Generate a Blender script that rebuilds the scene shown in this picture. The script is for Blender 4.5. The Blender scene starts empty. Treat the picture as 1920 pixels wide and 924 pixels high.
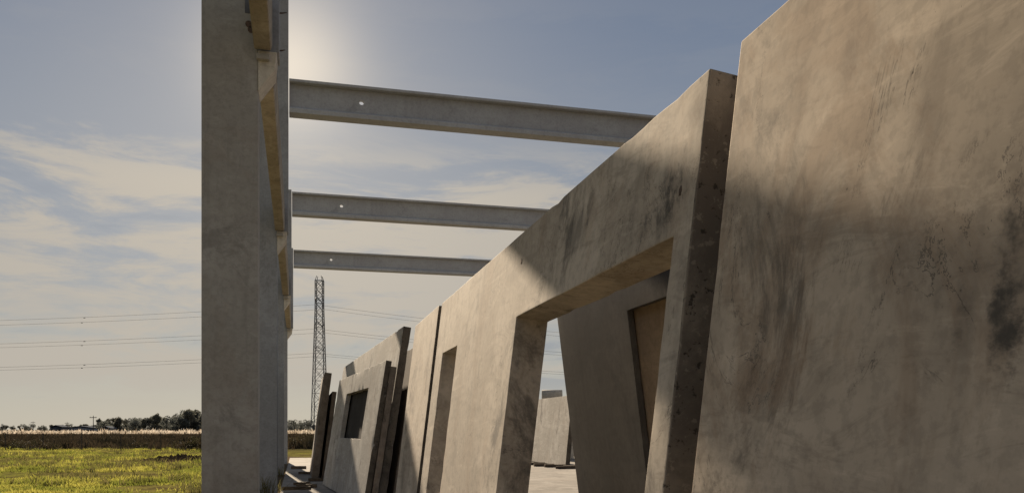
import bpy, bmesh, math, random
import numpy as np
from mathutils import Vector, noise, Matrix

random.seed(7); RNG = np.random.default_rng(7)
SC = bpy.context.scene
COL = SC.collection
F = 1560.0
A = math.atan(401.0 / F)
CA, SA = math.cos(A), math.sin(A)
H0 = 1.6
SUN_AZ = math.radians(-4.7)
SUN_EL = math.radians(22.5)

def W(px, d, z=0.0):
    r = (px - 960) / F * d
    return Vector((r * CA + d * SA, -r * SA + d * CA, z))

def uv_of(px, py, x, y, z, yaw, lean):
    """panel coordinates of the point of the leaning face seen in a direction"""
    r = (px - 960) / F; k = (805 - py) / F
    dv = Vector((r * CA + SA, -r * SA + CA, k))
    Rm = Matrix.Rotation(yaw, 3, 'Z') @ Matrix.Rotation(lean, 3, 'Y')
    n = Rm @ Vector((1, 0, 0)); p0 = Vector((x, y, z)); c = Vector((0, 0, H0))
    s = (p0 - c).dot(n) / dv.dot(n)
    q = Rm.transposed() @ (c + dv * s - p0)
    return q.y, q.z

# ---------------------------------------------------------------- node helpers
class NT:
    def __init__(s, tree): s.t = tree; s.n = tree.nodes; s.l = tree.links
    def node(s, typ, **kw):
        n = s.n.new(typ)
        for k, v in kw.items(): setattr(n, k, v)
        return n
    def put(s, sock, v):
        if isinstance(v, bpy.types.NodeSocket): s.l.new(v, sock)
        elif isinstance(v, (int, float)): sock.default_value = v
        else:
            v = tuple(v)
            if len(sock.default_value) == 4 and len(v) == 3: v = v + (1,)
            sock.default_value = v
    def math(s, op, a, b=0.0, c=None, clamp=False):
        n = s.node('ShaderNodeMath', operation=op, use_clamp=clamp)
        s.put(n.inputs[0], a); s.put(n.inputs[1], b)
        if c is not None: s.put(n.inputs[2], c)
        return n.outputs[0]
    def mapr(s, v, a, b, c=0.0, d=1.0, smooth=True):
        n = s.node('ShaderNodeMapRange')
        n.interpolation_type = 'SMOOTHSTEP' if smooth else 'LINEAR'
        s.put(n.inputs[0], v)
        for i, x in enumerate((a, b, c, d)): n.inputs[i + 1].default_value = x
        return n.outputs[0]
    def mix(s, fac, a, b, typ='MIX'):
        n = s.node('ShaderNodeMixRGB', blend_type=typ)
        s.put(n.inputs[0], fac); s.put(n.inputs[1], a); s.put(n.inputs[2], b)
        return n.outputs[0]
    def noise(s, vec, scale, detail=4, rough=.55, dist=0.0):
        n = s.node('ShaderNodeTexNoise')
        s.l.new(vec, n.inputs['Vector'])
        n.inputs['Scale'].default_value = scale
        n.inputs['Detail'].default_value = detail
        n.inputs['Roughness'].default_value = rough
        n.inputs['Distortion'].default_value = dist
        return n.outputs[0]
    def vscale(s, vec, sc, loc=(0, 0, 0)):
        n = s.node('ShaderNodeMapping')
        s.l.new(vec, n.inputs[0])
        n.inputs['Location'].default_value = loc
        n.inputs['Scale'].default_value = sc
        return n.outputs[0]

def new_mat(name, rough=.85, spec=.2):
    m = bpy.data.materials.new(name); m.use_nodes = True
    t = NT(m.node_tree)
    b = t.n['Principled BSDF']; b.inputs['Roughness'].default_value = rough
    b.inputs['Specular IOR Level'].default_value = spec
    return m, t, b

def concrete(name, light, mid, dark, stain=.5, loc=(0, 0, 0), rust=.0, bump=.12, streak=.5, scale=1.0, blots=(), rough_end=False, spec=.12, cracks=False, var=1.0):
    """blots: (u, v, ru, rv, strength, colour) stains on the face, in panel coordinates"""
    m, t, b = new_mat(name, .9, spec)
    tc = t.node('ShaderNodeTexCoord').outputs['Object']
    v = t.vscale(tc, (scale,) * 3, loc)
    big = t.noise(v, .55, 3, .6, .4)
    med = t.noise(v, 2.2, 5, .62, .5)
    fine = t.noise(v, 18, 4, .65)
    c = t.mix(t.mapr(big, .42, .58), light, mid)
    c = t.mix(t.mapr(med, .45, .62, 0, .85), c, mid)
    smv = t.node('ShaderNodeMapping'); t.l.new(v, smv.inputs[0])
    smv.inputs['Rotation'].default_value = (.7, 0, 0); smv.inputs['Scale'].default_value = (3, 1.2, 4.5)
    sm = t.noise(smv.outputs[0], 1.3, 7, .72, .9)
    c = t.mix(t.mapr(sm, .52, .66, 0, .5 * var), c, tuple(min(1, x * 1.2) for x in light))
    c = t.mix(t.mapr(sm, .48, .36, 0, .45 * var), c, tuple(x * .68 for x in mid))
    st = t.noise(t.vscale(v, (5, 5, .35), (9, 0, 4)), 1.0, 4, .6, .3)
    c = t.mix(t.math('MULTIPLY', t.mapr(st, .52, .68), streak * .5), c, dark)
    if rust > 0:
        ru = t.noise(t.vscale(v, (1, 1, .7), (5, 8, 2)), 1.3, 6, .70, .9)
        c = t.mix(t.mapr(ru, .50, .62, 0, rust), c, (.27, .185, .12))
    mo = t.noise(t.vscale(v, (1, 1, .75), (1, 5, 7)), 1.0, 8, .76, .6)
    mk = t.math('MULTIPLY', t.mapr(mo, .54, .65), t.mapr(big, .62, .45))
    c = t.mix(t.math('MULTIPLY', mk, stain), c, dark)
    if blots:
        sep = t.node('ShaderNodeSeparateXYZ'); t.l.new(tc, sep.inputs[0])
        rag = t.math('SUBTRACT', mo, .5)
        for (u, w_, ru_, rv_, s_, col) in blots:
            a = t.math('DIVIDE', t.math('SUBTRACT', sep.outputs[1], u), ru_)
            e = t.math('DIVIDE', t.math('SUBTRACT', sep.outputs[2], w_), rv_)
            q = t.math('ADD', t.math('MULTIPLY', a, a), t.math('MULTIPLY', e, e))
            q = t.math('ADD', q, t.math('MULTIPLY', rag, -11.0))
            q = t.math('ADD', q, t.math('MULTIPLY', t.math('SUBTRACT', fine, .5), -3.5))
            c = t.mix(t.mapr(q, 1.3, -.7, 0, s_), c, col)
    if cracks:
        cr = t.noise(t.vscale(v, (1, 1, .6), (2, 2, 2)), 2.0, 7, .72, 1.0)
        ck = t.mapr(t.math('ABSOLUTE', t.math('SUBTRACT', cr, .5)), 0, .009, 1, 0)
        c = t.mix(t.math('MULTIPLY', t.math('MULTIPLY', ck, t.mapr(med, .48, .56)), .7), c, dark)
    c = t.mix(t.mapr(fine, .38, .54, .18, 0), c, dark)
    vo = t.node('ShaderNodeTexVoronoi'); t.l.new(v, vo.inputs['Vector']); vo.inputs['Scale'].default_value = 17
    pore = t.mapr(vo.outputs['Distance'], .04, .09, 1, 0)
    pore = t.math('MULTIPLY', pore, t.mapr(med, .52, .56))
    c = t.mix(t.math('MULTIPLY', pore, .6), c, tuple(x * .5 for x in dark))
    hgt = t.math('ADD', t.math('MULTIPLY', med, .25), t.math('MULTIPLY', fine, .12))
    hgt = t.math('ADD', hgt, t.math('MULTIPLY', sm, .10))
    hgt = t.math('SUBTRACT', hgt, t.math('MULTIPLY', pore, .12))
    if rough_end:
        sp2 = t.node('ShaderNodeSeparateXYZ'); t.l.new(tc, sp2.inputs[0])
        en = t.mapr(sp2.outputs[1], .010, .016, 1, 0)
        k_ = 1.0 if rough_end is True else rough_end
        ec = t.mix(t.mapr(mo, .42, .60), (.16 * k_, .135 * k_, .11 * k_), (.28 * k_, .24 * k_, .19 * k_))
        ec = t.mix(t.mapr(fine, .57, .64, 0, .85), ec, (.045, .038, .03))
        ec = t.mix(t.mapr(fine, .42, .36, 0, .5), ec, (.38 * k_, .33 * k_, .26 * k_))
        c = t.mix(en, c, ec)
        hgt = t.math('SUBTRACT', hgt, t.math('MULTIPLY', t.math('MULTIPLY', t.mapr(fine, .5, .65), en), 1.0))
    t.put(b.inputs['Base Color'], c)
    bp = t.node('ShaderNodeBump'); bp.inputs['Strength'].default_value = bump
    bp.inputs['Distance'].default_value = .02
    t.l.new(hgt, bp.inputs['Height']); t.l.new(bp.outputs[0], b.inputs['Normal'])
    return m

def plain(name, c1, c2, sc=8, rough=.8, bump=.2, stretch=(1, 1, 1), spec=.2):
    m, t, b = new_mat(name, rough, spec)
    v = t.vscale(t.node('ShaderNodeTexCoord').outputs['Object'], stretch)
    n = t.noise(v, sc, 4, .65)
    t.put(b.inputs['Base Color'], t.mix(t.mapr(n, .4, .6), c1, c2))
    bp = t.node('ShaderNodeBump'); bp.inputs['Strength'].default_value = bump
    bp.inputs['Distance'].default_value = .01
    t.l.new(n, bp.inputs['Height']); t.l.new(bp.outputs[0], b.inputs['Normal'])
    return m

def leafmat(name, c1, c2, transl=.5, sc=1.5):
    m, t, b = new_mat(name, .8, .05)
    g = t.node('ShaderNodeNewGeometry')
    n = t.noise(g.outputs['Position'], sc, 3, .6)
    c = t.mix(t.mapr(n, .42, .58), c1, c2)
    t.put(b.inputs['Base Color'], c)
    tr = t.node('ShaderNodeBsdfTranslucent'); t.put(tr.inputs[0], c)
    mx = t.node('ShaderNodeMixShader'); mx.inputs[0].default_value = transl
    t.l.new(b.outputs[0], mx.inputs[1]); t.l.new(tr.outputs[0], mx.inputs[2])
    t.l.new(mx.outputs[0], t.n['Material Output'].inputs[0])
    return m

LB = math.atan(.12)
PA = (1.19, -2.2, .03, 0, LB)
PB = (1.19, 2.93, .03, 0, LB)
def blot(P, px, py, ru, rv, s, col):
    u, v = uv_of(px, py, *P); return (u, v, ru, rv, s, col)
DK = (.075, .07, .062); OR = (.25, .17, .11); BR = (.18, .14, .105)
M = {}
M['panel_near'] = concrete('concrete_panel_near', (.54, .455, .355), (.40, .335, .26), (.09, .082, .07), .65, (0, 0, 0), .40, .11, .3, cracks=True, blots=(
    blot(PA, 1895, 540, .05, .22, .75, DK), blot(PA, 1880, 640, .05, .22, .7, DK), blot(PA, 1800, 640, .035, .22, .55, DK), blot(PA, 1900, 800, .05, .18, .5, DK), blot(PA, 1590, 115, .05, .11, .55, BR),
    blot(PA, 1640, 80, .10, .09, .45, BR), blot(PA, 1560, 640, .13, .13, .4, OR), blot(PA, 1470, 690, .11, .11, .35, OR), blot(PA, 1410, 720, .12, .08, .35, OR), blot(PA, 1720, 480, .10, .2, .4, BR), blot(PA, 1540, 430, .12, .12, .3, OR),
    blot(PA, 1700, 800, .12, .14, .4, BR), blot(PA, 1750, 180, .08, .14, .3, BR)))
M['panel_door'] = concrete('concrete_panel_door', (.52, .455, .37), (.405, .35, .28), (.09, .082, .072), .7, (3, 1, 2), .24, .11, .35, rough_end=True, cracks=True, blots=(
    blot(PB, 1268, 335, .15, .14, .85, DK), blot(PB, 1225, 295, .15, .08, .8, DK), blot(PB, 1245, 395, .15, .13, .75, DK), blot(PB, 1108, 388, .06, .11, .85, DK), blot(PB, 1180, 430, .24, .13, .65, DK), blot(PB, 1080, 440, .22, .12, .55, DK), blot(PB, 1300, 215, .1, .07, .5, BR),
    blot(PB, 1290, 600, .05, .3, .4, DK), blot(PB, 900, 620, .3, .12, .3, BR)))
M['panel_plain'] = concrete('concrete_panel_plain', (.52, .45, .36), (.405, .345, .275), (.09, .08, .066), .6, (5, 1, 6), .24, .11, .3, rough_end=.55)
M['panel_bounce_tan'] = concrete('concrete_panel_bounce_tan', (.64, .50, .36), (.56, .43, .31), (.18, .14, .10), .3, (5, 1, 6), .2, .08, .2)  # tan raised to stand in for bounced light on this shaded panel
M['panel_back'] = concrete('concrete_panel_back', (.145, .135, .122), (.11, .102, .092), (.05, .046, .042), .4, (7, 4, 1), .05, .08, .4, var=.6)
M['panel_grey'] = concrete('concrete_panel_grey', (.44, .42, .38), (.34, .32, .285), (.09, .082, .075), .7, (2, 9, 5), .14, .11, .6, rough_end=.4)
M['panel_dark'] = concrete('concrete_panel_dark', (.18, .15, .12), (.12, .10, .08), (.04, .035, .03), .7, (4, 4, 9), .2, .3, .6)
M['window_shade'] = concrete('board_window_shade', (.05, .045, .04), (.035, .032, .028), (.02, .018, .015), .5, (4, 4, 9), 0, .2, .4)  # near-black colour stands in for the shade inside the window opening
M['corbel'] = concrete('concrete_corbel', (.62, .58, .50), (.55, .51, .44), (.2, .18, .15), .3, (4, 4, 9), .05, .08, .3)
M['column'] = concrete('concrete_column', (.39, .375, .345), (.33, .315, .285), (.15, .14, .125), .45, (1, 2, 3), .12, .07, .35, var=.55)
M['column_far'] = concrete('concrete_column_far', (.33, .345, .36), (.28, .29, .30), (.12, .12, .12), .35, (4, 2, 3), .04, .06, .3, var=.45)
M['beam'] = concrete('concrete_beam', (.42, .435, .445), (.38, .39, .40), (.15, .15, .15), .3, (6, 2, 3), .03, .05, .3, var=.4)
M['beam_web'] = concrete('concrete_beam_web', (.39, .405, .42), (.355, .365, .38), (.15, .15, .15), .3, (2, 2, 3), .03, .05, .3, var=.4)
M['slab'] = concrete('concrete_floor', (.28, .262, .235), (.215, .20, .178), (.10, .09, .078), .6, (1, 7, 3), .1, .15, .1, .5, spec=.03)
M['edgebeam'] = concrete('concrete_edge_beam', (.38, .335, .27), (.31, .275, .22), (.13, .11, .09), .5, (6, 6, 3), .12, .12, .6)
M['wood'] = plain('weathered_timber', (.12, .095, .07), (.055, .042, .032), 6, .9, .5, (1, 8, 8), .05)
M['steel'] = plain('galvanised_steel', (.12, .125, .135), (.085, .09, .097), 3, .7, .1, spec=.1)
M['rusty'] = plain('rusty_steel', (.12, .075, .05), (.06, .045, .035), 30, .85, .4)
M['wire'] = plain('grey_wire', (.14, .14, .145), (.10, .10, .105), 3, .6, .1)
M['hole'] = plain('socket_recess', (.15, .10, .075), (.09, .07, .055), 30, .9, .4)
M['bark'] = plain('bark', (.09, .075, .06), (.05, .043, .036), 12, .95, .4)
M['leaf1'] = leafmat('leaf_dark_haze', (.13, .14, .125), (.095, .103, .097), .35, .7)  # distance haze mixed into the leaf colour
M['leaf2'] = leafmat('leaf_olive_haze', (.15, .152, .125), (.11, .115, .10), .35, .7)  # olive paled and greyed for haze as well
M['grass'] = leafmat('grass_blades', (.30, .285, .06), (.14, .155, .03), .55, .35)
M['dry'] = leafmat('dry_stalks', (.065, .05, .032), (.030, .027, .018), .2, .12)
M['stem'] = leafmat('reed_stems', (.09, .07, .045), (.05, .04, .028), .2, .12)
M['plume'] = leafmat('reed_plumes', (.50, .45, .38), (.33, .28, .22), .45, .1)
M['shrub'] = leafmat('shrub_leaves', (.065, .05, .03), (.04, .038, .02), .3, 1.2)
M['weed'] = leafmat('weed_leaves', (.15, .13, .05), (.085, .085, .03), .4, 4)
M['white'] = plain('pale_sheet_metal', (.36, .38, .40), (.30, .32, .34), 1, .8, .1, spec=0)
M['roof'] = plain('grey_roof_sheet', (.13, .14, .155), (.10, .11, .12), 1, .9, .1, spec=0)
M['soil'] = plain('dark_soil', (.085, .06, .035), (.04, .03, .02), 5, 1.0, .8, spec=0.0)

def ground_mat():
    m, t, b = new_mat('field_ground', 1.0, 0.0)
    pos = t.node('ShaderNodeNewGeometry').outputs['Position']
    sep = t.node('ShaderNodeSeparateXYZ'); t.l.new(pos, sep.inputs[0])
    n1 = t.noise(pos, .16, 4, .6, .5); n2 = t.noise(pos, .6, 6, .7); n3 = t.noise(pos, 7, 4, .7)
    g = t.mix(t.mapr(n2, .42, .58), (.18, .17, .04), (.10, .11, .028))
    g = t.mix(t.mapr(n1, .50, .58, 0, .6), g, (.16, .13, .05))
    g = t.mix(t.mapr(n2, .51, .56, 0, .9), g, (.075, .055, .03))
    g = t.mix(t.mapr(n3, .38, .56, .6, 0), g, (.04, .038, .015))
    far = t.mix(t.mapr(n2, .42, .6), (.065, .052, .033), (.033, .029, .02))
    dd = t.math('ADD', t.math('MULTIPLY', sep.outputs[0], SA), t.math('MULTIPLY', sep.outputs[1], CA))
    dd = t.math('ADD', dd, t.math('MULTIPLY', n1, 26))
    c = t.mix(t.mapr(dd, 74, 88), g, far)
    c = t.mix(t.mapr(dd, 170, 190), c, (.12, .10, .06))
    sx = t.math('ADD', sep.outputs[0], t.math('MULTIPLY', t.noise(pos, .6, 4), 1.6))
    edge = t.math('MULTIPLY', t.mapr(sx, -2.6, -1.0), t.mapr(dd, 60, 70, 1, 0))
    c = t.mix(edge, c, (.10, .075, .05))
    t.put(b.inputs['Base Color'], c)
    bp = t.node('ShaderNodeBump'); bp.inputs['Strength'].default_value = .6; bp.inputs['Distance'].default_value = .06
    t.l.new(t.math('ADD', n2, t.math('MULTIPLY', n3, .5)), bp.inputs['Height']); t.l.new(bp.outputs[0], b.inputs['Normal'])
    return m
M['ground'] = ground_mat()

# ---------------------------------------------------------------- object helpers
def link(name, me, mat, parent=None):
    o = bpy.data.objects.new(name, me); COL.objects.link(o)
    if mat is not None and len(me.materials) == 0: me.materials.append(mat)
    if parent is not None: o.parent = parent
    return o
def from_bm(name, bm, mat, parent=None, smooth=False):
    me = bpy.data.meshes.new(name)
    bm.normal_update(); bm.to_mesh(me); bm.free()
    if smooth:
        for p in me.polygons: p.use_smooth = True
    return link(name, me, mat, parent)
def tag(o, label, cat=None, group=None, kind=None):
    if label: o['label'] = label
    if cat: o['category'] = cat
    if group: o['group'] = group
    if kind: o['kind'] = kind
    return o
def empty(name, loc=(0, 0, 0), rot=(0, 0, 0)):
    o = bpy.data.objects.new(name, None); COL.objects.link(o)
    o.location = loc; o.rotation_euler = rot; o.empty_display_size = .2
    return o
def weighted(o):
    m = o.modifiers.new('wn', 'WEIGHTED_NORMAL'); m.keep_sharp = True; m.weight = 100

def prism(bm, poly, lo, hi, axis):
    def P(a, b, t):
        return {'x': (t, a, b), 'y': (a, t, b), 'z': (a, b, t)}[axis]
    v0 = [bm.verts.new(P(a, b, lo)) for a, b in poly]
    v1 = [bm.verts.new(P(a, b, hi)) for a, b in poly]
    n = len(poly)
    bm.faces.new(v0); bm.faces.new(v1[::-1])
    for i in range(n): bm.faces.new((v0[i], v1[i], v1[(i + 1) % n], v0[(i + 1) % n]))
def box(bm, x0, x1, y0, y1, z0, z1):
    prism(bm, [(x0, y0), (x1, y0), (x1, y1), (x0, y1)], z0, z1, 'z')
def finish(name, bm, mat, parent=None, bev=.012, seg=2):
    bmesh.ops.recalc_face_normals(bm, faces=bm.faces)
    if bev:
        es = [e for e in bm.edges if len(e.link_faces) == 2 and e.calc_face_angle() > .5]
        bmesh.ops.bevel(bm, geom=es, offset=bev, segments=seg, affect='EDGES', clamp_overlap=True, profile=.6)
    o = from_bm(name, bm, mat, parent, True); weighted(o)
    return o
def rod(bm, a, b, r, n=6, r2=None):
    a = Vector(a); b = Vector(b); r2 = r if r2 is None else r2
    d = (b - a).normalized()
    up = Vector((0, 0, 1)) if abs(d.z) < .9 else Vector((1, 0, 0))
    s = d.cross(up).normalized(); u = s.cross(d)
    c0, c1 = [], []
    for i in range(n):
        an = 2 * math.pi * i / n
        o = s * math.cos(an) + u * math.sin(an)
        c0.append(bm.verts.new(a + o * r)); c1.append(bm.verts.new(b + o * r2))
    for i in range(n): bm.faces.new((c0[i], c0[(i + 1) % n], c1[(i + 1) % n], c1[i]))
    bm.faces.new(c0[::-1]); bm.faces.new(c1)

# ---------------------------------------------------------------- world
w = bpy.data.worlds.new("World"); SC.world = w; w.use_nodes = True
t = NT(w.node_tree)
for n in list(t.n): t.n.remove(n)
out = t.node('ShaderNodeOutputWorld'); bg = t.node('ShaderNodeBackground')
sky = t.node('ShaderNodeTexSky'); sky.sky_type = 'NISHITA'; sky.sun_disc = False
sky.sun_elevation = SUN_EL; sky.sun_rotation = SUN_AZ
sky.air_density = 1.3; sky.dust_density = .6; sky.ozone_density = 2.0
dirv = t.node('ShaderNodeTexCoord').outputs['Generated']
sp = t.node('ShaderNodeSeparateXYZ'); t.l.new(dirv, sp.inputs[0])
zz = sp.outputs[2]
S = Vector((math.sin(SUN_AZ) * math.cos(SUN_EL), math.cos(SUN_AZ) * math.cos(SUN_EL), math.sin(SUN_EL)))
ga, ge = math.radians(-.8), math.radians(23.0)
G = Vector((math.sin(ga) * math.cos(ge), math.cos(ga) * math.cos(ge), math.sin(ge)))
dp = t.node('ShaderNodeVectorMath', operation='DOT_PRODUCT'); t.l.new(dirv, dp.inputs[0]); dp.inputs[1].default_value = G
dot = t.math('MAXIMUM', dp.outputs['Value'], 0.0)
nish = t.mix(1.0, sky.outputs[0], (.06, .06, .06), 'MULTIPLY')
grad = t.mix(t.mapr(zz, -.02, .22), (.50, .48, .41), (.30, .33, .375))
grad = t.mix(t.mapr(zz, .17, .52), grad, (.145, .19, .28))
# added fill: own sky colour behind the camera, lighting the shaded concrete
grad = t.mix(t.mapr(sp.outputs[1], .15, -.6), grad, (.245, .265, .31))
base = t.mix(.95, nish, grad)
cv = t.vscale(dirv, (1.3, 1.3, 6.5), (.4, 0, .55))
c1 = t.noise(cv, 1.7, 6, .60, .5)
c2 = t.noise(t.vscale(dirv, (4, 4, 18), (2, 1, 0)), 1.4, 7, .68, .7)
cm = t.math('ADD', t.math('MULTIPLY', c1, .58), t.math('MULTIPLY', c2, .42))
band = t.math('MULTIPLY', t.mapr(zz, .01, .07), t.mapr(zz, .26, .34, 1, .05))
mask = t.math('MULTIPLY', t.mapr(cm, .44, .55), band)
base = t.mix(t.math('MULTIPLY', mask, .9), base, (.50, .455, .39))
dk = t.math('MULTIPLY', t.mapr(cm, .46, .39), band)
base = t.mix(t.math('MULTIPLY', dk, .5), base, (.265, .295, .345))
g1 = t.math('MULTIPLY', t.math('POWER', dot, 420.0), .46)
g2 = t.math('MULTIPLY', t.math('POWER', dot, 32.0), .15)
glow = t.mix(1.0, (1.0, .80, .50), t.math('ADD', g1, g2), 'MULTIPLY')
base = t.mix(1.0, base, glow, 'ADD')
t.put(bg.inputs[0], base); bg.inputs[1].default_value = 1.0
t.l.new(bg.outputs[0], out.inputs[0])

sl = bpy.data.lights.new('sun', 'SUN'); sl.energy = 12.5; sl.angle = math.radians(.5); sl.color = (1.0, .82, .61)
so = bpy.data.objects.new('sun', sl); COL.objects.link(so)
so.rotation_euler = S.to_track_quat('Z', 'Y').to_euler(); so.location = (0, 0, 30)

# ---------------------------------------------------------------- camera
cam = bpy.data.cameras.new('camera'); co = bpy.data.objects.new('camera', cam); COL.objects.link(co)
co.location = (0, 0, H0); co.rotation_euler = (math.pi / 2, 0, -A)
cam.sensor_width = 36; cam.lens = 36 * F / 1920; cam.shift_y = 343 / 1920
cam.clip_start = .05; cam.clip_end = 6000
SC.camera = co
SC.view_settings.view_transform = 'Standard'; SC.view_settings.look = 'None'; SC.view_settings.exposure = 0

# ---------------------------------------------------------------- setting
GZ = -.08
bm = bmesh.new()
R = [0, 30, 80, 200, 600, 3000]
prev = [bm.verts.new((0, 0, GZ))] * 1
rings = []
for r in R[1:]:
    rings.append([bm.verts.new((math.cos(2 * math.pi * i / 48) * r, math.sin(2 * math.pi * i / 48) * r, GZ)) for i in range(48)])
for i in range(48): bm.faces.new((prev[0], rings[0][i], rings[0][(i + 1) % 48]))
for k in range(len(rings) - 1):
    for i in range(48): bm.faces.new((rings[k][i], rings[k + 1][i], rings[k + 1][(i + 1) % 48], rings[k][(i + 1) % 48]))
tag(from_bm('ground', bm, M['ground']), 'wide flat grassy field turning to brown scrub in the distance', 'ground', kind='structure')
bm = bmesh.new(); box(bm, -.46, 16.2, -8, 49, -.3, 0)
tag(finish('floor_slab', bm, M['slab'], bev=.02), 'long pale concrete floor slab of the unfinished building', 'floor', kind='structure')

# ---------------------------------------------------------------- leaning panels
def panel(name, label, x, y, yaw, lean, L, H, T, holes, mat, z=.0, sockets=(), seed=1, group='leaning concrete wall panels', cell=.12, chip=1.0):
    def breaks(pts, lim):
        pts = sorted(set(round(p, 4) for p in pts)); r = []
        for a, b in zip(pts, pts[1:]):
            n = max(1, math.ceil((b - a) / lim))
            r += [a + (b - a) * i / n for i in range(n)]
        return r + [pts[-1]]
    us = breaks([0, L] + [p for h in holes for p in h[:2]], cell)
    vs = breaks([0, H] + [p for h in holes for p in h[2:]], cell)
    def solid(i, j):
        if i < 0 or j < 0 or i >= len(us) - 1 or j >= len(vs) - 1: return False
        u = (us[i] + us[i + 1]) / 2; v = (vs[j] + vs[j + 1]) / 2
        return not any(h[0] < u < h[1] and h[2] < v < h[3] for h in holes)
    bm = bmesh.new(); V = {}
    def vert(i, j, k):
        if (i, j, k) not in V: V[(i, j, k)] = bm.verts.new((T * k, us[i], vs[j]))
        return V[(i, j, k)]
    for i in range(len(us) - 1):
        for j in range(len(vs) - 1):
            if not solid(i, j): continue
            bm.faces.new((vert(i, j, 0), vert(i, j + 1, 0), vert(i + 1, j + 1, 0), vert(i + 1, j, 0)))
            bm.faces.new((vert(i, j, 1), vert(i + 1, j, 1), vert(i + 1, j + 1, 1), vert(i, j + 1, 1)))
            for di, dj, p, q in ((-1, 0, (0, 0), (0, 1)), (1, 0, (1, 0), (1, 1)), (0, -1, (0, 0), (1, 0)), (0, 1, (0, 1), (1, 1))):
                if not solid(i + di, j + dj):
                    bm.faces.new((vert(i + p[0], j + p[1], 0), vert(i + q[0], j + q[1], 0), vert(i + q[0], j + q[1], 1), vert(i + p[0], j + p[1], 1)))
    bmesh.ops.recalc_face_normals(bm, faces=bm.faces)
    sd = Vector((seed * 7.3, seed * 3.1, seed * 1.7))
    es = [e for e in bm.edges if len(e.link_faces) == 2 and e.calc_face_angle() > .5]
    ev = set(v for e in es for v in e.verts)
    for v in ev:
        nrm = sum((f.normal for f in v.link_faces), Vector()).normalized()
        n = noise.noise(v.co * 11 + sd)
        v.co -= nrm * (max(0, n - .18) * .015 * chip)
    bmesh.ops.bevel(bm, geom=es, offset=.006, segments=2, affect='EDGES', clamp_overlap=True, profile=.6)
    for v in bm.verts:
        v.co += Vector((noise.noise(v.co * .9 + sd) * .0012, noise.noise(v.co * 5 + sd * 2) * .002, noise.noise(v.co * 5 - sd) * .002))
    me = bpy.data.meshes.new(name); bm.to_mesh(me); bm.free()
    for p in me.polygons: p.use_smooth = True
    o = link(name, me, mat); weighted(o)
    o.location = (x, y, z); o.rotation_euler = (0, lean, yaw)
    tag(o, label, 'concrete panel', group)
    for (u, v) in sockets:
        b2 = bmesh.new(); n = 14
        ring = [b2.verts.new((-.003, u + math.cos(6.283 * i / n) * .012 * random.uniform(.7, 1.3), v + math.sin(6.283 * i / n) * .022 * random.uniform(.7, 1.3))) for i in range(n)]
        ring2 = [b2.verts.new((.004, (q.co.y - u) * 1.25 + u, (q.co.z - v) * 1.25 + v)) for q in ring]
        c = b2.verts.new((-.001, u, v))
        for i in range(n):
            b2.faces.new((ring[i], ring[(i + 1) % n], c)); b2.faces.new((ring2[i], ring2[(i + 1) % n], ring[(i + 1) % n], ring[i]))
        bmesh.ops.recalc_face_normals(b2, faces=b2.faces)
        from_bm('lifting_socket', b2, M['hole'], o, True)
    return o

panel('wall_panel', 'large plain stained concrete panel filling the right side, closest to the viewer', 1.19, -2.2, 0, LB, 4.9, 2.99, .2, [], M['panel_near'], .03, (), 1)
o1 = uv_of(968, 598, *PB); o2 = uv_of(1262, 437, *PB)
s1 = uv_of(830, 661, *PB); s2 = uv_of(857, 649, *PB)
vt = (o1[1] + o2[1]) / 2; st = (s1[1] + s2[1]) / 2
sk = [uv_of(978, 490, *PB), uv_of(1276, 358, *PB)]
panel('wall_panel', 'long beige concrete panel with a wide doorway and a narrow slot window', 1.19, 2.93, 0, LB, 6.2, 2.99, .23,
      [(o2[0], o1[0], .35, vt), (s2[0], s1[0], .35, st)], M['panel_door'], .03, sk, 2)
panel('wall_panel', 'narrow plain concrete panel standing just past the long doorway panel', 1.18, 9.27, 0, LB, 1.95, 2.99, .2, [], M['panel_plain'], .03, (), 3)
LF = math.atan(.128)
Fp = (2.74, .4, .0, 0, -LF)
f1 = uv_of(1176, 583, *Fp)
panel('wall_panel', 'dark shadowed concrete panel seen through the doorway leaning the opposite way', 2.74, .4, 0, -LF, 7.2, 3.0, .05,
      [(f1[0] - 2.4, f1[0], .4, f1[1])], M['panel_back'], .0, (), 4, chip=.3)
panel('wall_panel', 'panel with bounced light painted into its warm tan, glimpsed at the right of the doorway, behind the shadowed panel', 2.80, .3, 0, -LF, 6.9, 3.1, .15, [], M['panel_bounce_tan'], .0, (), 14)
LD = math.atan(.16); yD = math.radians(4.57)
D2 = (1.27, 17.1, .03, yD, LD)
w1 = uv_of(650, 738, *D2); w2 = uv_of(691, 727, *D2); w3 = uv_of(642, 820, *D2)
panel('wall_panel', 'grey concrete panel with a square window opening, front of the middle stack', 1.27, 17.1, yD, LD, 7.4, 3.03, .12,
      [(w2[0], w1[0], w3[1], (w1[1] + w2[1]) / 2)], M['panel_grey'], .03, (), 5, chip=2.5)
panel('wall_panel', 'added black board standing in for the shade inside the square window opening', 1.395, 17.5, yD, LD, 6.6, 2.6, .05, [], M['window_shade'], .03, (), 15, chip=.3)  # added sheet, painted as the dark interior of the opening
panel('wall_panel', 'tallest grey concrete panel, directly behind the one with the square window', 1.56, 17.2, math.radians(2.86), math.atan(.15), 12.0, 3.75, .16, [], M['panel_grey'], .03, (), 6, chip=2.5)
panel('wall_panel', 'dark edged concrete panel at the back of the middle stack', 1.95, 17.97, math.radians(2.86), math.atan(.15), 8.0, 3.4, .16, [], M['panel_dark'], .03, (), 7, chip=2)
panel('wall_panel', 'small dark plank-like panel end leaning on the near end of the middle stack', 1.41, 17.02, math.radians(4.5), math.atan(.15), .06, 2.9, .12, [], M['panel_dark'], .03, (), 12, chip=2)
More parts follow.
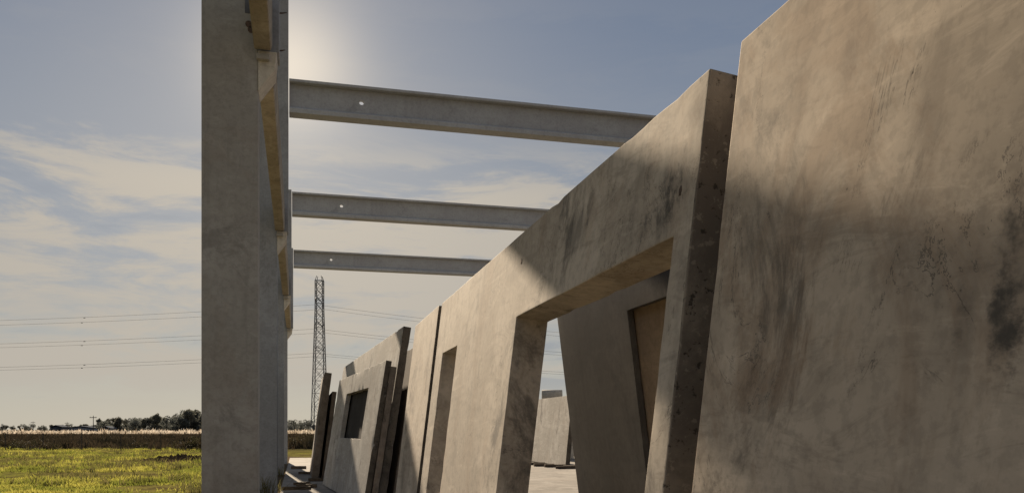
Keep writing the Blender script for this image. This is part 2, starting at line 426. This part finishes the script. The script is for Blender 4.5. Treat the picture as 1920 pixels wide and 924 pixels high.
panel('wall_panel', 'farthest leaning panel on the left, tall with a dark brown end', .42, 27.7, 0, math.atan(.124), 4.5, 3.46, .22, [], M['panel_dark'], .03, (), 8, chip=2)
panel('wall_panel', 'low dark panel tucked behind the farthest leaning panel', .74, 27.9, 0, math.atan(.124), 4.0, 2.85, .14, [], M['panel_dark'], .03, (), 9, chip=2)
panel('wall_panel', 'distant pale panel on the floor slab seen low through the doorway', 11.3, 34.6, 0, math.atan(.1), 13.3, 3.1, .2, [], M['panel_grey'], .03, (), 10)
bm = bmesh.new()
n = 20
p0 = W(1016, 47); p1 = W(1054, 47)
ax = (p1 - p0).normalized()
outer = []
for i in range(n):
    an = 6.283 * i / n
    off = Vector((-ax.y, ax.x, 0)) * math.cos(an) + Vector((0, 0, 1)) * math.sin(an)
    hz_ = Vector((0, 0, 3.5))
    outer.append([bm.verts.new(p0 + hz_ + off * .35), bm.verts.new(p1 + hz_ + off * .35),
                  bm.verts.new(p1 + hz_ + off * .28), bm.verts.new(p0 + hz_ + off * .28)])
for i in range(n):
    a = outer[i]; b_ = outer[(i + 1) % n]
    for q in range(4): bm.faces.new((a[q], b_[q], b_[(q + 1) % 4], a[(q + 1) % 4]))
bmesh.ops.recalc_face_normals(bm, faces=bm.faces)
tag(from_bm('concrete_pipe', bm, M['panel_grey'], None, True), 'short grey concrete pipe showing above the distant pale panel', 'pipe')
bm = bmesh.new(); c_ = (p0 + p1) / 2
box(bm, c_.x - 1.0, c_.x + 1.0, c_.y - .9, c_.y + .9, GZ, 3.15)
tag(finish('concrete_block_stack', bm, M['panel_grey']), 'stack of grey concrete under the short pipe behind the distant pale panel', 'concrete stack')

# ---------------------------------------------------------------- frame of the building
colY = [11.49, 21.8, 32.12, 42.44]
def column(y, side, label, group, near=False, CT=10.62):
    e = empty('column', (-.865 if side < 0 else 15.2, y + .2, -.06))
    sg = 1 if side < 0 else -1
    mc = M['column'] if near else M['column_far']
    def X(v): return sg * (v + .865)
    def pr(name, poly, y0, y1, mat, bev=.015):
        bm = bmesh.new(); prism(bm, [(X(a), b) for a, b in poly], y0 - .2, y1 - .2, 'y')
        return finish(name, bm, mat, e, bev)
    pr('shaft', [(-1.22, -.1), (-.51, -.1), (-.51, CT), (-1.22, CT)], 0, .42, mc)
    pr('corbel', [(-.512, 6.12), (-.30, 6.42), (-.27, 6.66), (-.512, 6.66)], -.03, .417, M['corbel'])
    pr('upper_pier', [(-.512, 6.664), (-.24, 6.664), (-.24, CT - .01), (-.512, CT - .01)], .003, .417, M['column_far'])
    bm = bmesh.new()
    box(bm, *(sorted((X(-.53), X(-.37)))), -.30, -.233, 6.52, 6.59)
    finish('bearing_bracket', bm, M['column'], e, .004, 1)
    if near:
        for z, n_, xx in ((7.22, 3, -.24), (6.72, 2, -.24)):
            for k in range(n_):
                bm = bmesh.new(); yy = -.12 + k * .08
                rod(bm, (X(xx - .02), yy, z + k * .045), (X(xx + .05 + .02 * k), yy + .01, z + .02 + k * .045), .006)
                from_bm('rebar_stub', bm, M['rusty'], e)
        bm = bmesh.new(); box(bm, X(-.68), X(-.60), -.206, -.195, 7.14, 7.5)  # dark plate added in place of a recess in the column face
        finish('recess_patch', bm, M['wire'], e, .004, 1)
        for zz_, xx in ((7.0, -.63), (6.93, -.60)):
            bm = bmesh.new(); rod(bm, (X(xx), -.206, zz_), (X(xx), -.19, zz_), .045, 12)
            from_bm('lifting_socket', bm, M['hole'], e)
    tag(e, label, 'column', group)
    return e
for i, y in enumerate(colY):
    column(y, -1, ['broad grey concrete column rising past the top of the photo, closest of the left row',
                   'second grey concrete column of the left row, mostly hidden by the closest one',
                   'third concrete column of the left row, holding the middle roof beam',
                   'farthest concrete column of the left row, holding the lowest looking roof beam'][i], 'columns of the left row', i == 0, 12.7 if i < 2 else 10.62)
for i, y in enumerate(colY[1:]):
    column(y, 1, ['right hand column holding the nearest roof beam, behind the panels',
                  'right hand column holding the middle roof beam, behind the panels',
                  'right hand column holding the farthest roof beam, behind the panels'][i], 'columns of the right row')
for i in range(4):
    y0 = (colY[i - 1] + .44) if i else 1.2
    y1 = colY[i] - .045
    bm = bmesh.new()
    prism(bm, [(-.56, 6.6), (-.35, 6.6), (-.33, 6.66), (-.33, 7.25), (-.56, 7.25)], y0, y1, 'y')
    o = finish('edge_beam', bm, M['edgebeam'], None, .012)
    tag(o, ['edge beam overhead in front of the closest column, its end at the top of the photo',
            'edge beam running from the closest column to the second column',
            'edge beam running from the second column to the third column',
            'edge beam running from the third column to the farthest column'][i], 'beam', 'edge beams between the left columns')
ZB = 9.63
for i, y in enumerate(colY[1:]):
    yc = y + .21
    e = empty('roof_beam', (-.22, yc, ZB))
    Lb = 14.7
    bm = bmesh.new(); prism(bm, [(-.24, .77), (.24, .77), (.24, .84), (-.24, .84)], 0, Lb, 'x'); finish('top_flange', bm, M['beam'], e, .008)
    bm = bmesh.new(); prism(bm, [(-.20, 0), (.20, 0), (.20, .12), (.075, .19), (-.075, .19), (-.20, .12)], 0, Lb, 'x'); finish('bottom_flange', bm, M['beam'], e, .01)
    bm = bmesh.new(); hx, hz, hr, hs = 1.82, .47, .066, .15; n = 16
    def quad(a): bm.faces.new([bm.verts.new(p) for p in a])
    ring = []
    for k in range(n):
        an = 2 * math.pi * (k + .5) / n; c, s = math.cos(an), math.sin(an); m_ = max(abs(c), abs(s))
        ring.append(((hx + c * hr, hz + s * hr), (hx + c / m_ * hs, hz + s / m_ * hs)))
    z0, z1 = .192, .768
    for yy in (-.07, .07):
        for (xa, xb, za, zb) in ((0, hx - hs, z0, z1), (hx + hs, Lb, z0, z1), (hx - hs, hx + hs, z0, hz - hs), (hx - hs, hx + hs, hz + hs, z1)):
            quad([(xa, yy, za), (xb, yy, za), (xb, yy, zb), (xa, yy, zb)])
        for k in range(n):
            a, b_ = ring[k], ring[(k + 1) % n]
            quad([(a[0][0], yy, a[0][1]), (a[1][0], yy, a[1][1]), (b_[1][0], yy, b_[1][1]), (b_[0][0], yy, b_[0][1])])
        for sx in (-1, 1):
            for sz in (-1, 1):
                k1 = [r_[1] for r_ in ring if abs(abs(r_[1][0] - hx) - hs) < 1e-6 and (r_[1][0] - hx) * sx > 0]
                k2 = [r_[1] for r_ in ring if abs(abs(r_[1][1] - hz) - hs) < 1e-6 and (r_[1][1] - hz) * sz > 0]
                pa = max(k1, key=lambda q: q[1] * sz); pb = max(k2, key=lambda q: q[0] * sx)
                if pa != pb: quad([(pa[0], yy, pa[1]), (hx + sx * hs, yy, hz + sz * hs), (pb[0], yy, pb[1])])
    for k in range(n):
        a, b_ = ring[k][0], ring[(k + 1) % n][0]
        quad([(a[0], -.07, a[1]), (b_[0], -.07, b_[1]), (b_[0], .07, b_[1]), (a[0], .07, a[1])])
    for xx in (0, Lb): quad([(xx, -.07, z0), (xx, .07, z0), (xx, .07, z1), (xx, -.07, z1)])
    bmesh.ops.remove_doubles(bm, verts=bm.verts, dist=1e-5)
    bmesh.ops.recalc_face_normals(bm, faces=bm.faces)
    from_bm('web', bm, M['beam_web'], e)
    tag(e, ['highest looking concrete roof beam, nearest of the three spanning the sky',
            'middle of the three concrete roof beams spanning the sky',
            'lowest looking concrete roof beam, farthest of the three, above the pylon'][i], 'beam', 'roof beams with a round hole in the web')

# ---------------------------------------------------------------- timber blocks on the slab
def timber(px, d, rot, l, wd, h, label, z=0):
    p = W(px, d, z)
    bm = bmesh.new(); box(bm, -l / 2, l / 2, -wd / 2, wd / 2, 0, h)
    o = finish('timber_block', bm, M['wood'], None, .01, 1)
    o.location = p; o.rotation_euler = (0, 0, rot)
    tag(o, label, 'timber', 'timber offcuts lying on the slab')
timber(556, 22.2, .2, .75, .14, .09, 'closest dark timber offcut lying on the slab at the bottom of the walkway')
timber(575, 23.0, -.1, .55, .12, .10, 'timber offcut to the right of the closest one on the walkway')
timber(566, 24.2, .5, .5, .12, .08, 'thin timber offcut lying aslant in the middle of the walkway')
timber(592, 25.9, .05, .45, .16, .10, 'timber bearer under the base of the leftmost leaning panel')
timber(573, 30.0, -.3, .5, .14, .09, 'small timber offcut farther along the walkway, left of the leaning panels')
timber(560, 34.0, .1, .6, .14, .12, 'farthest timber offcut on the walkway')
for k, (px, d) in enumerate(((1003, 39.5), (1020, 38.0), (1040, 37.2), (1062, 35.8), (1075, 36.4))):
    timber(px, d - 1.6, .1 * k - .2, .9, .18, .12, ['first', 'second', 'third', 'fourth', 'fifth'][k] + ' timber from the left at the foot of the distant pale panel')

# ---------------------------------------------------------------- scattered stalk meshes
def stalks(name, mat, P, hgt, wid, spread, nb, label, cat, kind=None, parent=None, seed=3, bend=.4):
    g = np.random.default_rng(seed)
    n = len(P); P = np.repeat(P, nb, axis=0); hh = np.repeat(hgt, nb) * g.uniform(.6, 1.15, n * nb)
    m = n * nb
    base = P + np.stack([g.normal(0, spread, m), g.normal(0, spread, m), np.zeros(m)], 1)
    an = g.uniform(0, 6.283, m); sd = np.stack([np.cos(an), np.sin(an), np.zeros(m)], 1) * (wid * g.uniform(.6, 1.3, m))[:, None]
    ln = np.stack([g.normal(0, bend, m) * hh, g.normal(0, bend, m) * hh, hh], 1)
    md = base + ln * np.array([.35, .35, .55]); tip = base + ln
    v = np.stack([base - sd, base + sd, md + sd * .8, md - sd * .8, tip], 1).reshape(-1, 3)
    idx = np.arange(m)[:, None] * 5
    quads = (idx + np.array([0, 1, 2, 3])).tolist(); tris = (idx + np.array([3, 2, 4])).tolist()
    me = bpy.data.meshes.new(name); me.from_pydata(v.tolist(), [], quads + tris); me.update()
    o = link(name, me, mat, parent)
    if label: tag(o, label, cat, kind=kind)
    return o
def scatter(n, px0, px1, d0, d1, z=GZ, seed=5, power=1.0, thr=-.25, fq=.25):
    g = np.random.default_rng(seed)
    d = d0 + (d1 - d0) * g.uniform(0, 1, n) ** power; px = g.uniform(px0, px1, n)
    r = (px - 960) / F * d
    P = np.stack([r * CA + d * SA, -r * SA + d * CA, np.full(n, z)], 1)
    keep = np.array([(p[0] < -1.9 or p[1] > 50) for p in P])
    rr = random.Random(seed)
    keep &= np.array([noise.noise(Vector((p[0] * fq, p[1] * fq, 0))) > thr + .3 * rr.random() for p in P])
    return P[keep]
P = scatter(46000, -100, 400, 19, 76, seed=5, power=1.1, thr=-.13, fq=.22)
hg = np.array([max(.3, 1 + 2.0 * noise.noise(Vector((p[0] * .9, p[1] * .9, 5)))) for p in P])
stalks('grass', M['grass'], P, .09 * hg * RNG.uniform(.6, 1.5, len(P)), .015, .08, 4, 'short clumpy yellow green grass covering the near field', 'grass', 'stuff', seed=4)
P = scatter(3400, -120, 400, 22, 84, seed=15, thr=-.05, fq=.3)
stalks('tall_weeds', M['weed'], P, RNG.uniform(.12, .38, len(P)), .016, .12, 8, 'taller weeds dotted through the near grass', 'weeds', 'stuff', seed=6)
P = scatter(14000, -150, 640, 70, 170, seed=6, thr=-.12, fq=.12)
hs_ = np.array([max(.3, 1 + 1.3 * noise.noise(Vector((p[0] * .2, p[1] * .2, 8)))) for p in P])
stalks('dry_scrub', M['dry'], P, hs_ * RNG.uniform(.25, .85, len(P)), .06, .3, 6, 'dark brown dry scrub beyond the fence', 'scrub', 'stuff', seed=7, bend=.3)
P = scatter(4200, -150, 640, 185, 250, seed=8)
stalks('reed_stems', M['stem'], P, RNG.uniform(.9, 1.3, len(P)), .07, .5, 4, 'brown reed stems in a long band across the far field', 'reeds', 'stuff', seed=8, bend=.15)
P2 = P[::2].copy(); P2[:, 2] += .75
hp = np.array([max(.3, 1 + 1.2 * noise.noise(Vector((p[0] * .15, p[1] * .15, 2)))) for p in P2])
stalks('reed_plumes', M['plume'], P2, hp * RNG.uniform(.35, .9, len(P2)), .16, .5, 5, 'pale feathery reed plumes in a long band across the far field', 'reeds', 'stuff', seed=9, bend=.25)

# ---------------------------------------------------------------- trees and shrubs
def leaf_mesh(name, mat, blobs, n, size, parent, seed):
    g = np.random.default_rng(seed)
    vol = np.array([b[1][0] * b[1][1] * b[1][2] for b in blobs]); ch = g.choice(len(blobs), n, p=vol / vol.sum())
    c = np.array([blobs[k][0] for k in ch]); r = np.array([blobs[k][1] for k in ch])
    u = g.normal(0, 1, (n, 3)); u /= np.linalg.norm(u, axis=1)[:, None]
    rad = g.uniform(.25, 1.08, n) ** .5
    p = c + u * rad[:, None] * r
    a = g.normal(0, 1, (n, 3)); a /= np.linalg.norm(a, axis=1)[:, None]
    b = np.cross(a, g.normal(0, 1, (n, 3))); b /= np.linalg.norm(b, axis=1)[:, None]
    s = size * g.uniform(.5, 1.3, n)[:, None]
    v = np.stack([p - a * s, p + b * s * .5, p + a * s, p - b * s * .5], 1).reshape(-1, 3)
    q = (np.arange(n)[:, None] * 4 + np.arange(4)).tolist()
    me = bpy.data.meshes.new(name); me.from_pydata(v.tolist(), [], q); me.update()
    return link(name, me, mat, parent)
def make_tree(seed, h, wd, mat, pointed=False):
    rnd = random.Random(seed)
    e = empty('tree')
    bm = bmesh.new()
    rod(bm, (0, 0, -.2), (rnd.uniform(-.2, .2), 0, h * .45), h * .025, 7, h * .016)
    rod(bm, (0, 0, h * .42), (rnd.uniform(-.4, .4), 0, h * .85), h * .015, 6, h * .005)
    blobs = []
    for k in range(9):
        an = k * 2.4 + rnd.random(); zz_ = h * rnd.uniform(.22, .85)
        rr = wd * rnd.uniform(.25, .55) * (1.15 - zz_ / h if pointed else 1)
        c = Vector((math.cos(an) * rr, math.sin(an) * rr, zz_))
        rod(bm, (0, 0, h * rnd.uniform(.2, .4)), c, h * .009, 5, h * .003)
        s = wd * rnd.uniform(.22, .38)
        blobs.append((tuple(c), (s, s, s * rnd.uniform(.7, 1.1))))
    blobs.append(((0, 0, h * .87), (wd * .22, wd * .22, h * .13)))
    from_bm('trunk', bm, M['bark'], e)
    leaf_mesh('crown', mat, blobs, 1300, h * .045, e, seed)
    return e
def copy_tree(o, parent=None):
    c = o.copy(); COL.objects.link(c); c.parent = parent
    for ch in list(o.children): copy_tree(ch, c)
    return c
protos = [make_tree(1, 8, 4.6, M['leaf1']), make_tree(2, 8, 3.6, M['leaf2']), make_tree(3, 8, 5.4, M['leaf1']), make_tree(4, 8, 3.0, M['leaf2'], True)]
used = [False] * 4
def put_tree(k, px, d, h, label, group):
    o = protos[k] if not used[k] else copy_tree(protos[k])
    used[k] = True
    o.location = W(px, d, GZ); s = h / 8
    o.scale = (s * random.uniform(1.0, 1.5), s * random.uniform(.9, 1.1), s); o.rotation_euler.z = random.uniform(0, 6.28)
    tag(o, label, 'tree', group)
rt = random.Random(11)
x = 186
while x < 392:
    top = 781 if x < 290 else (776 if x < 340 else 769)
    top += rt.uniform(-4, 9)
    d = rt.uniform(310, 370)
    put_tree(rt.randrange(4), x, d, (805 - top) / F * d + 1.6, 'dark tree in the line on the horizon left of the columns', 'trees on the horizon left of the columns')
    x += rt.uniform(4, 9)
for k in range(26):
    x = -30 + k * 9 + rt.uniform(-4, 4); d = rt.uniform(480, 560)
    put_tree(rt.randrange(3), x, d, (805 - rt.uniform(793, 799)) / F * d + 1.6, 'low hazy tree at the far left of the horizon', 'low trees at the far left of the horizon')
for px_, tp in ((541, 792), (548, 788), (555, 785), (563, 787), (571, 785), (579, 790), (588, 794), (597, 799), (606, 797), (616, 799)):
    d = rt.uniform(290, 330)
    put_tree(rt.randrange(4), px_, d, (805 - tp) / F * d + 1.6, 'dark tree on the horizon near the foot of the pylon', 'trees on the horizon by the pylon')
def make_shrub(seed, px, d, h, wd, label, mat):
    e = empty('shrub', W(px, d, GZ)); rnd = random.Random(seed); bm = bmesh.new(); blobs = []
    for k in range(7):
        an = k * .9 + rnd.random(); c = (math.cos(an) * wd * .35, math.sin(an) * wd * .35, h * rnd.uniform(.3, .75))
        rod(bm, (0, 0, 0), c, .03, 5, .01); blobs.append((c, (wd * .25, wd * .25, h * .28)))
    from_bm('stems', bm, M['bark'], e); leaf_mesh('foliage', mat, blobs, 900, h * .07, e, seed)
    tag(e, label, 'shrub', 'brown shrubs along the fence')
for k, (px, d, h, wd, lb) in enumerate(((18, 70, .9, 1.6, 'brown shrub at the far left end of the fence'), (52, 68, .9, 2.4, 'wide brown shrub left of the second fence post'),
        (96, 67, .8, 1.5, 'small brown shrub by the second fence post'), (118, 72, .6, 1.3, 'low brown shrub between the second and third fence posts'), (352, 66, 1.1, 2.2, 'dark brown shrub just left of the closest column'),
        (372, 68, 1.3, 1.8, 'taller brown shrub touching the left edge of the closest column'), (550, 75, 1.1, 2.6, 'brown shrub beyond the end of the walkway beside the columns'), (575, 82, 1.4, 2.4, 'brown shrub beyond the walkway left of the leaning panels'),
        (205, 74, .6, 1.5, 'low shrub behind the middle of the fence'), (268, 72, .7, 1.6, 'low shrub behind the right half of the fence'))):
    make_shrub(40 + k, px, d, h, wd, lb, M['shrub'])
def weed(px, d, h, n, label, seed, z=GZ):
    p = W(px, d, z)
    P = np.array([[0, 0, 0.0]])
    o = stalks('weed_clump', M['weed'], P, np.full(1, h), .007, .11, n, None, None, seed=seed, bend=.4)
    o.location = p; tag(o, label, 'weed', 'weed clumps around the columns')
weed(366, 19.5, .55, 70, 'tall dry weed clump left of the foot of the closest column', 1)
weed(376, 20.5, .45, 50, 'smaller weed clump touching the left side of the closest column', 2)
weed(496, 20.4, .6, 70, 'dark weed clump at the foot of the second column', 3)
weed(510, 21.2, .4, 50, 'low weed clump right of the second column foot', 4)
weed(525, 30, .4, 50, 'weed clump at the foot of the third column', 5)

bm = bmesh.new()
bmesh.ops.create_grid(bm, x_segments=60, y_segments=40, size=1)
for v in bm.verts:
    r = min(1, v.co.length); x_, y_ = v.co.x * 2.3, v.co.y * 4.0
    edge_ = max(0, 1 - r + .25 * noise.noise(Vector((x_ * 1.5, y_ * 1.5, 9))) - .12)
    z_ = edge_ ** .8 * (.10 + .22 * abs(noise.noise(Vector((x_ * 3.5, y_ * 3.5, 3)))) + .14 * noise.noise(Vector((x_ * 9, y_ * 9, 1))))
    v.co = Vector((x_, y_, z_ * 1.8 - .012))
o = from_bm('soil_heap', bm, M['soil'], None, False); o.location = W(338, 46, GZ)
tag(o, 'low heap of dark churned soil on the grass left of the closest column', 'soil heap')

# ---------------------------------------------------------------- fence
fe = empty('fence', W(160, 66, GZ))
f0 = W(-60, 68); f1_ = W(455, 64)
fd = (f1_ - f0); nF = 7
for i in range(nF + 1):
    p = f0 + fd * (i / nF) - fe.location; p.z = 0
    bm = bmesh.new(); box(bm, p.x - .035, p.x + .035, p.y - .035, p.y + .035, -.1, 1.42 + .08 * math.sin(i * 3))
    finish('post', bm, M['bark'], fe, .01, 1)
for z_ in (.3, .6, .9, 1.2):
    bm = bmesh.new(); a = f0 - fe.location; b_ = f1_ - fe.location; a.z = b_.z = z_
    rod(bm, a, b_, .003, 4); from_bm('wire', bm, M['bark'], fe)
tag(fe, 'thin wire fence on slim posts crossing the field behind the near grass', 'fence')

# ---------------------------------------------------------------- sheds and poles
def shed(px, d, wd, h, dep, label, mat):
    e = empty('farm_shed', W(px, d, GZ), (0, 0, -A * .8))
    bm = bmesh.new(); prism(bm, [(-wd / 2, 0), (wd / 2, 0), (wd / 2, h), (0, h * 1.28), (-wd / 2, h)], 0, dep, 'y'); finish('walls', bm, mat, e, 0)
    bm = bmesh.new()
    prism(bm, [(-wd / 2 - .3, h - .05), (0, h * 1.28 + .05), (wd / 2 + .3, h - .05), (wd / 2 + .3, h + .15), (0, h * 1.28 + .3), (-wd / 2 - .3, h + .15)], -.4, dep + .4, 'y')
    finish('roof', bm, M['roof'], e, 0)
    bm = bmesh.new(); box(bm, -wd * .12, wd * .12, -.06, -.004, 0, h * .75); finish('door', bm, M['roof'], e, 0)
    tag(e, label, 'shed', 'sheds on the horizon')
shed(150, 420, 13, 2.6, 12, 'wide low shed on the horizon at the far left', M['white'])
shed(198, 300, 3.2, 2.1, 5, 'small pale shed at the left end of the tall tree line', M['white'])
shed(105, 430, 6, 3.0, 8, 'dark narrow shed on the horizon left of the wide low one', M['roof'])
for px, d, tp, lb in ((175, 260, 778, 'wooden utility pole standing before the left end of the tree line'), (126, 400, 790, 'distant utility pole beside the wide low shed'), (62, 420, 789, 'distant utility pole at the far left')):
    h = (805 - tp) / F * d + 1.6
    e = empty('utility_pole', W(px, d, GZ), (0, 0, -A))
    bm = bmesh.new(); rod(bm, (0, 0, 0), (0, 0, h), .14, 7, .09); from_bm('pole', bm, M['bark'], e)
    bm = bmesh.new(); box(bm, -1.1, 1.1, -.16, -.1, h - .7, h - .5); from_bm('crossarm', bm, M['bark'], e)
    for s in (-.9, 0, .9):
        bm = bmesh.new(); rod(bm, (s, -.13, h - .5), (s, -.13, h - .25), .05, 6, .03); from_bm('insulator', bm, M['white'], e)
    tag(e, lb, 'utility pole', 'utility poles on the horizon')

# ---------------------------------------------------------------- pylon and power lines
PD = 220; base = W(599, PD, GZ); HP = 42.2
py = empty('pylon', base, (0, 0, -A))
def half(z): return 1.9 - .95 * min(1, z / (HP * .8))
levels = [0]
while levels[-1] < HP - 2.4: levels.append(min(HP - .8, levels[-1] + half(levels[-1]) * 2.1))
def corner(k, z):
    s = half(z); return ((s, s, z), (-s, s, z), (-s, -s, z), (s, -s, z))[k]
for k in range(4):
    bm = bmesh.new()
    for a, b_ in zip(levels, levels[1:]): rod(bm, corner(k, a), corner(k, b_), .11, 4)
    from_bm('leg', bm, M['steel'], py)
for k in range(4):
    bm = bmesh.new()
    for i, (a, b_) in enumerate(zip(levels, levels[1:])):
        rod(bm, corner(k, a), corner((k + 1) % 4, b_), .055, 4); rod(bm, corner((k + 1) % 4, a), corner(k, b_), .055, 4)
        rod(bm, corner(k, a), corner((k + 1) % 4, a), .04, 4)
    from_bm('bracing', bm, M['steel'], py)
bm = bmesh.new(); zt = levels[-1]
for k in range(4):
    rod(bm, corner(k, zt), corner((k + 1) % 4, zt), .09, 4)
    c_ = corner(k, zt); rod(bm, c_, (c_[0] * .6, c_[1] * .6, HP), .08, 4)
from_bm('peak', bm, M['steel'], py)
armZ = [35.6, 29.3, 23.0]
for z in armZ:
    for s in (-1, 1):
        bm = bmesh.new(); tip = (0, s * 4.2, z)
        for kx in (-1, 1):
            rod(bm, (kx * half(z), s * half(z), z - .3), tip, .06, 4); rod(bm, (kx * half(z), s * half(z), z + 1.0), tip, .05, 4)
        a_ = from_bm('crossarm', bm, M['steel'], py)
        bm = bmesh.new()
        for q in range(6): rod(bm, (0, s * 4.2, z - .2 - q * .2), (0, s * 4.2, z - .32 - q * .2), .13, 8, .06)
        from_bm('insulator', bm, M['wire'], a_)
tag(py, 'tall slender steel lattice pylon standing beyond the columns', 'pylon')
names = ['top', 'middle', 'bottom']
def wire(z, s, left, sag, label):
    L = 300
    bm = bmesh.new(); pts = []
    for k in range(61):
        u = k / 60; xx = (-1 if left else 1) * L * u
        pts.append(Vector((xx, s * 4.2 + (0 if left else xx * .12), z - 1.5 - 4 * sag * u * (1 - u))))
    for a, b_ in zip(pts, pts[1:]): rod(bm, a, b_, .026, 4)
    o = from_bm('power_line', bm, M['wire']); o.location = base; o.rotation_euler = (0, 0, -A)
    tag(o, label, 'power line', 'power lines reaching the pylon')
    if left:
        b2 = bmesh.new(); p = pts[13 if s > 0 else 12]
        rod(b2, p + Vector((-.25, 0, -.15)), p + Vector((.25, 0, -.15)), .07, 8); rod(b2, p + Vector((0, 0, -.15)), p, .03, 5)
        from_bm('damper', b2, M['wire'], o)
for i, z in enumerate(armZ):
    for s in (-1, 1):
        sd = 'closer' if s < 0 else 'farther'
        wire(z, s, True, 5.2 - i * .3, f'{sd} wire of the {names[i]} pair crossing the sky left of the columns')
        wire(z, s, False, 9.5 - i * 1.5, f'{sd} wire of the {names[i]} pair running right from the pylon')
